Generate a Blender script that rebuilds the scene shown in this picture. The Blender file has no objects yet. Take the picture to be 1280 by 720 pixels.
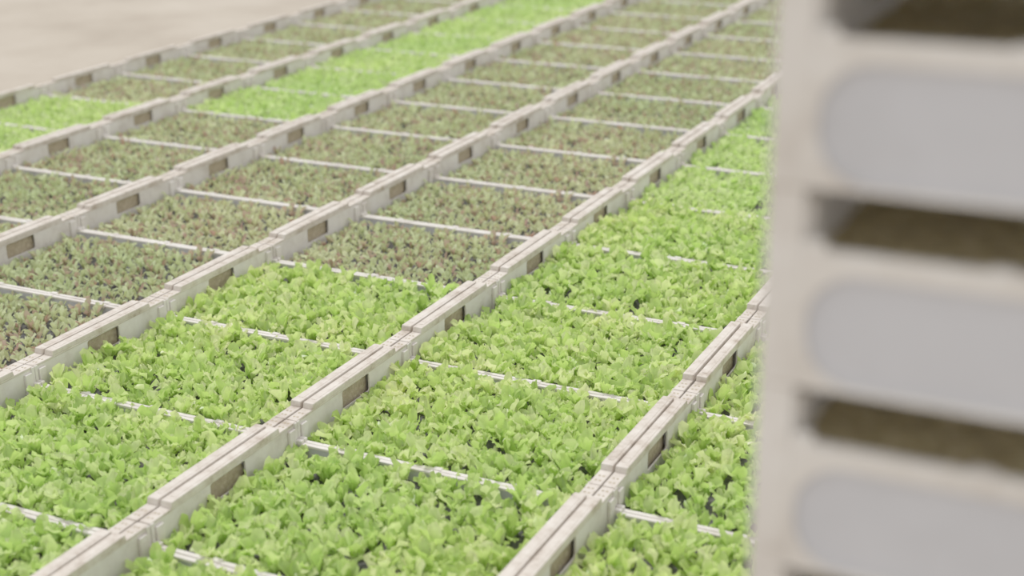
import bpy, bmesh, math, random
import numpy as np
from mathutils import Matrix, Vector
random.seed(7); rng=np.random.default_rng(11)
scene=bpy.context.scene
PX,PY=0.6,0.4
ZD=0.088   # height of the low long walls
ZF=0.126   # height of the short-wall flange
ZS=0.062   # soil level
# ---------------------------------------------------------------- materials
def newmat(name):
    m=bpy.data.materials.new(name); m.use_nodes=True
    nt=m.node_tree; b=nt.nodes['Principled BSDF']; return m,nt,b
def ramp(nt,fac,stops):
    r=nt.nodes.new('ShaderNodeValToRGB'); cr=r.color_ramp
    cr.elements[0].position=stops[0][0]; cr.elements[0].color=(*stops[0][1],1)
    cr.elements[1].position=stops[-1][0]; cr.elements[1].color=(*stops[-1][1],1)
    for p,c in stops[1:-1]:
        e=cr.elements.new(p); e.color=(*c,1)
    nt.links.new(fac,r.inputs[0]); return r.outputs[0]
def noise(nt,scale,detail=4,coord='Object',rough=0.6):
    n=nt.nodes.new('ShaderNodeTexNoise')
    if coord=='World':
        tc=nt.nodes.new('ShaderNodeNewGeometry'); src=tc.outputs['Position']
    else:
        tc=nt.nodes.new('ShaderNodeTexCoord'); src=tc.outputs[coord]
    n.inputs['Scale'].default_value=scale; n.inputs['Detail'].default_value=detail; n.inputs['Roughness'].default_value=rough
    nt.links.new(src,n.inputs['Vector']); return n.outputs[0]
def plastic(name,c1,c2,c3,sc=14):
    m,nt,b=newmat(name)
    n=noise(nt,sc,7,'World',0.7)
    col=ramp(nt,n,[(0.32,c1),(0.48,c2),(0.7,c3)])
    nt.links.new(col,b.inputs['Base Color']); b.inputs['Roughness'].default_value=0.55
    n2=noise(nt,120,3); bp=nt.nodes.new('ShaderNodeBump'); bp.inputs['Strength'].default_value=0.15; bp.inputs['Distance'].default_value=0.001
    nt.links.new(n2,bp.inputs['Height']); nt.links.new(bp.outputs[0],b.inputs['Normal'])
    return m
M_pl=plastic('crate_plastic_beige',(0.50,0.44,0.38),(0.65,0.60,0.54),(0.74,0.70,0.65))
M_cap=plastic('crate_rim_dusty',(0.34,0.26,0.19),(0.55,0.475,0.40),(0.69,0.63,0.56),26)
M_grey=plastic('crate_panel_grey',(0.46,0.455,0.47),(0.50,0.495,0.515),(0.54,0.535,0.555),6)
def soilmat(name,a_,b_,c_):
    m,nt,b=newmat(name); b.inputs['Roughness'].default_value=0.95
    nt.links.new(ramp(nt,noise(nt,90,8),[(0.3,a_),(0.55,b_),(0.75,c_)]),b.inputs['Base Color'])
    bp=nt.nodes.new('ShaderNodeBump'); bp.inputs['Distance'].default_value=0.004; nt.links.new(noise(nt,150,6),bp.inputs['Height']); nt.links.new(bp.outputs[0],b.inputs['Normal'])
    return m
M_hole=soilmat('crate_hole_shade',(0.32,0.25,0.15),(0.42,0.34,0.22),(0.50,0.42,0.29))  # olive-brown painted in for the dim inside of crate openings
M_soil=soilmat('potting_soil',(0.04,0.04,0.045),(0.09,0.083,0.085),(0.18,0.16,0.15))
M_coir=soilmat('dry_coir_soil',(0.30,0.24,0.11),(0.46,0.37,0.19),(0.60,0.50,0.30))
M_gr,nt,b=newmat('sandy_ground'); b.inputs['Roughness'].default_value=0.95
nt.links.new(ramp(nt,noise(nt,1.6,9),[(0.3,(0.33,0.27,0.205)),(0.5,(0.41,0.345,0.27)),(0.7,(0.47,0.405,0.325))]),b.inputs['Base Color'])
bp=nt.nodes.new('ShaderNodeBump'); bp.inputs['Distance'].default_value=0.01; bp.inputs['Strength'].default_value=0.5; nt.links.new(noise(nt,25,8),bp.inputs['Height']); nt.links.new(bp.outputs[0],b.inputs['Normal'])
M_rub,nt,b=newmat('caster_rubber'); b.inputs['Roughness'].default_value=0.7
nt.links.new(ramp(nt,noise(nt,30),[(0.3,(0.03,0.03,0.03)),(0.7,(0.06,0.06,0.06))]),b.inputs['Base Color'])

def leafmat(name,stops,trans=0.45):
    m,nt,b=newmat(name)
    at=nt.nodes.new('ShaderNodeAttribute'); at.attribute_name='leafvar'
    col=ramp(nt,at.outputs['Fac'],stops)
    n=noise(nt,70,3)
    mx=nt.nodes.new('ShaderNodeMix'); mx.data_type='RGBA'; mx.blend_type='MULTIPLY'
    mx.inputs[0].default_value=1
    g=ramp(nt,n,[(0.3,(0.86,0.86,0.86)),(0.7,(1.06,1.06,1.06))])
    nt.links.new(col,mx.inputs[6]); nt.links.new(g,mx.inputs[7])
    # large scale tone drift from tray to tray
    n3=noise(nt,1.7,2,'World')
    mx2=nt.nodes.new('ShaderNodeMix'); mx2.data_type='RGBA'; mx2.blend_type='MULTIPLY'; mx2.inputs[0].default_value=1
    nt.links.new(mx.outputs[2],mx2.inputs[6]); nt.links.new(ramp(nt,n3,[(0.35,(0.90,0.95,0.88)),(0.65,(1.06,1.02,1.06))]),mx2.inputs[7])
    c=mx2.outputs[2]
    nt.links.new(c,b.inputs['Base Color']); b.inputs['Roughness'].default_value=0.34
    tr=nt.nodes.new('ShaderNodeBsdfTranslucent'); nt.links.new(c,tr.inputs[0])
    ms=nt.nodes.new('ShaderNodeMixShader'); ms.inputs[0].default_value=trans
    out=[x for x in nt.nodes if x.type=='OUTPUT_MATERIAL'][0]
    nt.links.new(b.outputs[0],ms.inputs[1]); nt.links.new(tr.outputs[0],ms.inputs[2]); nt.links.new(ms.outputs[0],out.inputs[0])
    return m
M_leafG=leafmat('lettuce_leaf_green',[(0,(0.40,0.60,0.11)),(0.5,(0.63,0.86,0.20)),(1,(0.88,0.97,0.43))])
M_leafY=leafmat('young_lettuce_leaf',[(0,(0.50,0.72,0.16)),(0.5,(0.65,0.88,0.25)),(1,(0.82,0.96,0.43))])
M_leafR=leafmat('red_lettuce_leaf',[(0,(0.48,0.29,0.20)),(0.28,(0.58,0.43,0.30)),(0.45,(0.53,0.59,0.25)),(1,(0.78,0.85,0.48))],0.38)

# ---------------------------------------------------------------- mesh helpers
def addbox(bm,x0,x1,y0,y1,z0,z1,mat=0,bev=0.0,taper=0.0):
    vs=[bm.verts.new((x,y,z)) for z in (z0,z1) for y in (y0,y1) for x in (x0,x1)]
    if taper:
        for v in vs[4:]: v.co.y+= taper if v.co.y<(y0+y1)/2 else -taper
    F=[(0,2,3,1),(4,5,7,6),(0,1,5,4),(2,6,7,3),(0,4,6,2),(1,3,7,5)]
    fs=[bm.faces.new([vs[i] for i in f]) for f in F]
    for f in fs: f.material_index=mat
    if bev:
        es=list({e for f in fs for e in f.edges})
        r=bmesh.ops.bevel(bm,geom=es,offset=bev,segments=2,affect='EDGES',profile=0.6)
        for f in r['faces']: f.material_index=mat
def rrect(w0,w1,h0,h1,r,n=6):
    pts=[]
    for cx,cy,a0 in ((w1-r,h0+r,-90),(w1-r,h1-r,0),(w0+r,h1-r,90),(w0+r,h0+r,180)):
        for i in range(n+1):
            a=math.radians(a0+90*i/n); pts.append((cx+r*math.cos(a),cy+r*math.sin(a)))
    return pts
def outer_pts(inner,w0,w1,h0,h1,n=6):
    out=[]
    cw=[(w1,h0),(w1,h1),(w0,h1),(w0,h0)]
    for q in range(4):
        for i in range(n+1):
            x,y=inner[q*(n+1)+i]; cx,cy=cw[q]; t=i/n
            if q==0: p=(x,h0) if t<0.5 else (w1,y)
            elif q==1: p=(w1,y) if t<0.5 else (x,h1)
            elif q==2: p=(x,h1) if t<0.5 else (w0,y)
            else: p=(w0,y) if t<0.5 else (x,h0)
            if i==n//2: p=(cx,cy)
            out.append(p)
    return out
def holeplate(bm,axis,p0,p1,w0,w1,h0,h1,iw0,iw1,ih0,ih1,r,mat=0,n=6):
    inn=rrect(iw0,iw1,ih0,ih1,r,n); out=outer_pts(inn,w0,w1,h0,h1,n)
    def V(p,w,h): return bm.verts.new((p,w,h) if axis=='x' else (w,p,h))
    A=[V(p0,*q) for q in inn];B=[V(p0,*q) for q in out];C=[V(p1,*q) for q in inn];D=[V(p1,*q) for q in out]
    N=len(inn)
    for i in range(N):
        j=(i+1)%N
        for q in ((A[i],A[j],B[j],B[i]),(C[j],C[i],D[i],D[j]),(A[j],A[i],C[i],C[j]),(B[i],B[j],D[j],D[i])):
            f=bm.faces.new(q); f.material_index=mat
def cyl(bm,c,r,h,axis='z',n=10,mat=0):
    m=Matrix.Translation(c)
    if axis=='x': m=m@Matrix.Rotation(math.pi/2,4,'Y')
    if axis=='y': m=m@Matrix.Rotation(math.pi/2,4,'X')
    r_=bmesh.ops.create_cone(bm,cap_ends=True,segments=n,radius1=r,radius2=r,depth=h,matrix=m)
    for v in r_['verts']:
        for f in v.link_faces: f.material_index=mat
def finish(bm,name,mats):
    bmesh.ops.recalc_face_normals(bm,faces=bm.faces)
    me=bpy.data.meshes.new(name); bm.to_mesh(me); bm.free()
    for m in mats: me.materials.append(m)
    return me

W,L=0.5965,0.3975
PW=0.023  # post width
HW=0.048  # half width of the hand hole
def crate_mesh():
    bm=bmesh.new()
    fl=0.020   # flange width
    addbox(bm,0.02,W-0.02,0.008,L-0.008,0.0,0.005)
    for side in (0,1):
        def X(a,b): return (a,b) if side==0 else (W-b,W-a)
        a,b=X(fl-0.003,fl)
        holeplate(bm,'x',a,b,0.006,L-0.006,0.0,ZF-0.002,L/2-HW,L/2+HW,0.084,ZF-0.006,0.005)
        a,b=X(0.0005,0.0025)
        holeplate(bm,'x',a,b,0.002,L-0.002,0.060,ZF-0.002,L/2-HW,L/2+HW,0.084,ZF-0.006,0.005)
        a,b=X(0.008,0.0095); addbox(bm,a,b,L/2-HW-0.004,L/2+HW+0.004,0.076,ZF-0.004,3)  # added sheet behind the hand hole, coloured as its dim inside
        a,b=X(0.0,fl+0.001); addbox(bm,a,b,0,L,ZF-0.005,ZF,1,0.0015)
        a,b=X(0.0005,fl+0.0015); addbox(bm,a,b,0.050,L-0.050,ZF-0.001,ZF+0.010,1,0.0022,0.003)
        a,b=X(0.0055,fl-0.004); addbox(bm,a,b,0.070,L-0.070,ZF+0.0095,ZF+0.0106,1,0.0004)
        for yy in (0.014,0.030,L-0.014,L-0.030):
            for xx in (0.007,0.014):
                xx=xx if side==0 else W-xx
                cyl(bm,(xx,yy,ZF-0.0006),0.0024,0.0016,'z',8,3)  # flat tinted discs, coloured as the dark of small rim holes
        for yy in (0.009,L-0.027):
            a,b=X(fl,fl+0.006); addbox(bm,a,b,yy,yy+0.018,0.005,ZF-0.010,0,0.0015)
        for yy in (0.07,0.12,L-0.12,L-0.07):
            a,b=X(0.003,fl-0.003); addbox(bm,a,b,yy-0.002,yy+0.002,0.03,ZF-0.005)
    for side in (0,1):
        def Y(a,b): return (a,b) if side==0 else (L-b,L-a)
        a,b=Y(0.0045,0.0070); addbox(bm,0.019,W-0.019,a,b,0.0,ZD-0.004,2)
        a,b=Y(0.0,0.0047)
        xs=[PW,W/2,W-PW]
        for i in range(2):
            i0=xs[i]+(0.004 if i==0 else 0.007); i1=xs[i+1]-(0.004 if i==1 else 0.007)
            holeplate(bm,'y',a,b,xs[i],xs[i+1],0.0,ZD-0.003,i0,i1,0.003,ZD-0.013,0.032)
        a,b=Y(-0.0003,0.0088); addbox(bm,PW,W-PW,a,b,ZD-0.005,ZD,0,0.0012)
        for x0,x1 in ((0.0005,PW),(W-PW,W-0.0005)):
            a,b=Y(-0.0003,0.0075); addbox(bm,x0,x1,a,b,0.0,ZF-0.0015,0,0.0012)
        for x0,x1 in ((PW,0.036),(W-0.036,W-PW)):
            a,b=Y(0.0,0.009); addbox(bm,x0,x1,a,b,ZD-0.002,ZD+0.006,0,0.002)
        for x0 in (0.13,0.29,0.44):
            a,b=Y(0.001,0.011); addbox(bm,x0,x0+0.016,a,b,ZD-0.006,ZD+0.0015,0,0.001)
    return finish(bm,'seedling_crate_mesh',[M_pl,M_cap,M_grey,M_hole])
CRATE=crate_mesh()

def soil_mesh(mat,z):
    bm=bmesh.new()
    nx,ny=60,40; x0,x1,y0,y1=0.020,W-0.020,0.0070,L-0.0070
    g=[[bm.verts.new((x0+(x1-x0)*i/nx,y0+(y1-y0)*j/ny,z+random.uniform(-0.003,0.003))) for i in range(nx+1)] for j in range(ny+1)]
    for j in range(ny):
        for i in range(nx): bm.faces.new((g[j][i],g[j][i+1],g[j+1][i+1],g[j+1][i]))
    return finish(bm,'soil_mesh',[mat])
SOIL=soil_mesh(M_soil,ZS); COIR=soil_mesh(M_coir,ZS+0.008)

def plants(name,mat,nx,ny,nleaf,Lr,Wr,tilt,ruff,zb=ZS):
    S,T=5,6
    s=np.linspace(-1,1,S); t=np.linspace(0,1,T)
    verts=[];vals=[];faces=[];base=0
    fl=[]
    for j in range(T-1):
        for i in range(S-1):
            a=j*S+i; fl.append((a,a+1,a+S+1,a+S))
    fl=np.array(fl)
    x0,x1,y0,y1=0.028,W-0.028,0.012,L-0.012
    for py in range(ny):
        for px in range(nx):
            if rng.random()<0.03: continue
            cx=x0+(x1-x0)*(px+.5)/nx+rng.normal(0,0.003); cy=y0+(y1-y0)*(py+.5)/ny+rng.normal(0,0.003)
            pv=rng.normal(0,0.13); ps=rng.uniform(0.72,1.24)
            ph0=rng.uniform(0,6.28)
            k=int(rng.integers(nleaf[0],nleaf[1]+1))
            for q in range(k):
                ph=ph0+q*2.4+rng.normal(0,.3)
                ln=rng.uniform(*Lr)*ps; wd=rng.uniform(*Wr)*ps
                if q>=k-2: ln*=0.75; wd*=0.7
                tl=rng.uniform(*tilt); bend=rng.uniform(0.1,0.9)
                prof=np.array([0.10,0.20,0.62,1.0,0.95,0.5])
                ang=tl+bend*t**1.5
                dr=np.concatenate([[0],np.cumsum(np.sin((ang[1:]+ang[:-1])/2))*ln/(T-1)])
                dz=np.concatenate([[0],np.cumsum(np.cos((ang[1:]+ang[:-1])/2))*ln/(T-1)])
                TT,SS=np.meshgrid(t,s,indexing='ij')
                w=prof[:,None]*wd*0.5*SS*(1+0.18*np.sin(TT*17+rng.uniform(0,6.28)+SS*2))
                edge=np.abs(SS)**2
                cup=edge*wd*rng.uniform(-0.05,0.45)*prof[:,None]
                rf=ruff*edge*np.sin(TT*rng.uniform(10,18)+rng.uniform(0,6.28)+SS*1.5)*prof[:,None]
                tip=ruff*0.9*np.sin(SS*5+rng.uniform(0,6))*(TT**3)
                off=cup+rf+tip
                nr=-np.cos(ang)[:,None]; nz=np.sin(ang)[:,None]
                R=dr[:,None]+off*nr; Z=dz[:,None]+off*nz+0*SS
                tw=rng.normal(0,.45)*TT
                w2=w*np.cos(tw); Z=Z+w*np.sin(tw)
                X=cx+R*math.cos(ph)-w2*math.sin(ph); Y=cy+R*math.sin(ph)+w2*math.cos(ph)
                verts.append(np.stack([X,Y,zb+Z],-1).reshape(-1,3))
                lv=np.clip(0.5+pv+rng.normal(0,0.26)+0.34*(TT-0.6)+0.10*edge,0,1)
                vals.append(lv.ravel())
                faces.append(fl+base); base+=S*T
    v=np.concatenate(verts);f=np.concatenate(faces);c=np.concatenate(vals)
    v[:,0]=np.clip(v[:,0],0.0225,W-0.0225)
    me=bpy.data.meshes.new(name)
    me.vertices.add(len(v)); me.vertices.foreach_set('co',v.astype(np.float32).ravel())
    me.loops.add(f.size); me.loops.foreach_set('vertex_index',f.astype(np.int32).ravel())
    me.polygons.add(len(f)); me.polygons.foreach_set('loop_start',np.arange(0,f.size,4,dtype=np.int32))
    me.update(calc_edges=True); me.validate()
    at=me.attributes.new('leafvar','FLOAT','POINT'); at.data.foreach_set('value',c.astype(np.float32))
    me.polygons.foreach_set('use_smooth',np.ones(len(me.polygons),dtype=bool))
    me.materials.append(mat); return me
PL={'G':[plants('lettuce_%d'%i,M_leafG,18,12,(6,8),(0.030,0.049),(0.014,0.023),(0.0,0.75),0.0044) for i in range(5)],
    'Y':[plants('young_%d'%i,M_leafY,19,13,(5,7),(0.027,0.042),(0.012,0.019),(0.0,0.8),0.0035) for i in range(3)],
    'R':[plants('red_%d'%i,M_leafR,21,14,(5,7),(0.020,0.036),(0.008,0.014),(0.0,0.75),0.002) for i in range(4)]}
NAME={'G':'green_lettuce_seedling_tray','Y':'young_lettuce_seedling_tray','R':'red_lettuce_seedling_tray'}
def link(o): scene.collection.objects.link(o)
def tray(kind,x,y,z,parent=None,name=None,jit=True):
    o=bpy.data.objects.new(name or NAME[kind],CRATE); link(o)
    o.location=(x+0.00175+(random.uniform(-.0008,.0008) if jit else 0),y+0.00125+(random.uniform(-.0006,.0006) if jit else 0),z)
    if parent: o.parent=parent
    if kind:
        s=bpy.data.objects.new('soil',SOIL); link(s); s.parent=o
        p=bpy.data.objects.new('seedlings',random.choice(PL[kind])); link(p); p.parent=o
        if random.random()<0.5:
            p.rotation_euler=(0,0,math.pi); p.location=(W,L,0)
    else:
        s=bpy.data.objects.new('soil',COIR); link(s); s.parent=o
    return o
def kind(k,v):
    if k==-2: return 'R' if v>=2 else 'G'
    if k==-3: return 'R'
    if k==-4: return 'R' if v<5 else 'Y'
    if k==-5: return 'Y' if v<5 else 'R'
    return 'Y' if v>=4 else 'G'
for k in range(-5,3):
    v0=-3 if k<=-1 else -1
    for v in range(v0,21):
        tray(kind(k,v),k*PX,v*PY,0.0)

# ---------------------------------------------------------------- stack of crates on a dolly
SX,SY,SB=0.554,-1.107,0.223
tower=bpy.data.objects.new('stacked_crate_tower',None); link(tower); tower.location=(SX,SY,0)
for i in range(10):
    tray(None,-0.00175,-0.00125,SB+0.126*i,parent=tower,name='crate_%d'%(i+1),jit=False)
bm=bmesh.new()
addbox(bm,0.01,W-0.01,0.01,L-0.01,SB-0.036,SB-0.001,0,0.003)
for x in (0.08,W-0.08):
    for y in (0.08,L-0.08):
        cyl(bm,(x,y,0.070),0.070,0.032,'y',24,1)
        cyl(bm,(x,y,0.070),0.022,0.036,'y',16,0)
        addbox(bm,x-0.018,x+0.018,y-0.024,y-0.019,0.055,0.180,0); addbox(bm,x-0.018,x+0.018,y+0.019,y+0.024,0.055,0.180,0)
        addbox(bm,x-0.035,x+0.035,y-0.035,y+0.035,0.176,SB-0.035,0)
d=bpy.data.objects.new('wheeled_dolly',finish(bm,'dolly',[M_grey,M_rub])); link(d); d.location=(SX,SY,0)

# ---------------------------------------------------------------- ground
bm=bmesh.new(); bmesh.ops.create_grid(bm,x_segments=4,y_segments=4,size=25)
g=bpy.data.objects.new('ground',finish(bm,'ground',[M_gr])); link(g)

# ---------------------------------------------------------------- light
w=bpy.data.worlds.new('w'); scene.world=w; w.use_nodes=True
bg=w.node_tree.nodes['Background']; bg.inputs[0].default_value=(0.985,0.99,1.0,1); bg.inputs[1].default_value=0.95
sl=bpy.data.lights.new('sun','SUN'); sl.energy=2.0; sl.angle=math.radians(12); sl.color=(1,0.98,0.94)
so=bpy.data.objects.new('sun',sl); link(so); so.rotation_euler=(math.radians(-28),math.radians(-20),0)

# ---------------------------------------------------------------- camera
cx,cy,cz,a,t,r=0.78,-1.917,1.13+ZD,0.453,0.351,-0.012
cam=bpy.data.cameras.new('camera'); co=bpy.data.objects.new('camera',cam); link(co)
F=Vector((-math.sin(a)*math.cos(t),math.cos(a)*math.cos(t),-math.sin(t)))
R=Vector((math.cos(a),math.sin(a),0)); U=R.cross(F)
R2=math.cos(r)*R+math.sin(r)*U; U2=-math.sin(r)*R+math.cos(r)*U
m=Matrix((R2,U2,-F)).transposed().to_4x4(); m.translation=(cx,cy,cz); co.matrix_world=m
cam.sensor_width=36; cam.lens=math.exp(7.507)/1280*36; cam.clip_start=0.01
cam.dof.use_dof=True; cam.dof.focus_distance=2.8; cam.dof.aperture_fstop=2.6
scene.camera=co
scene.view_settings.view_transform='Standard'
scene.view_settings.exposure=-0.18
scene.view_settings.gamma=1.38
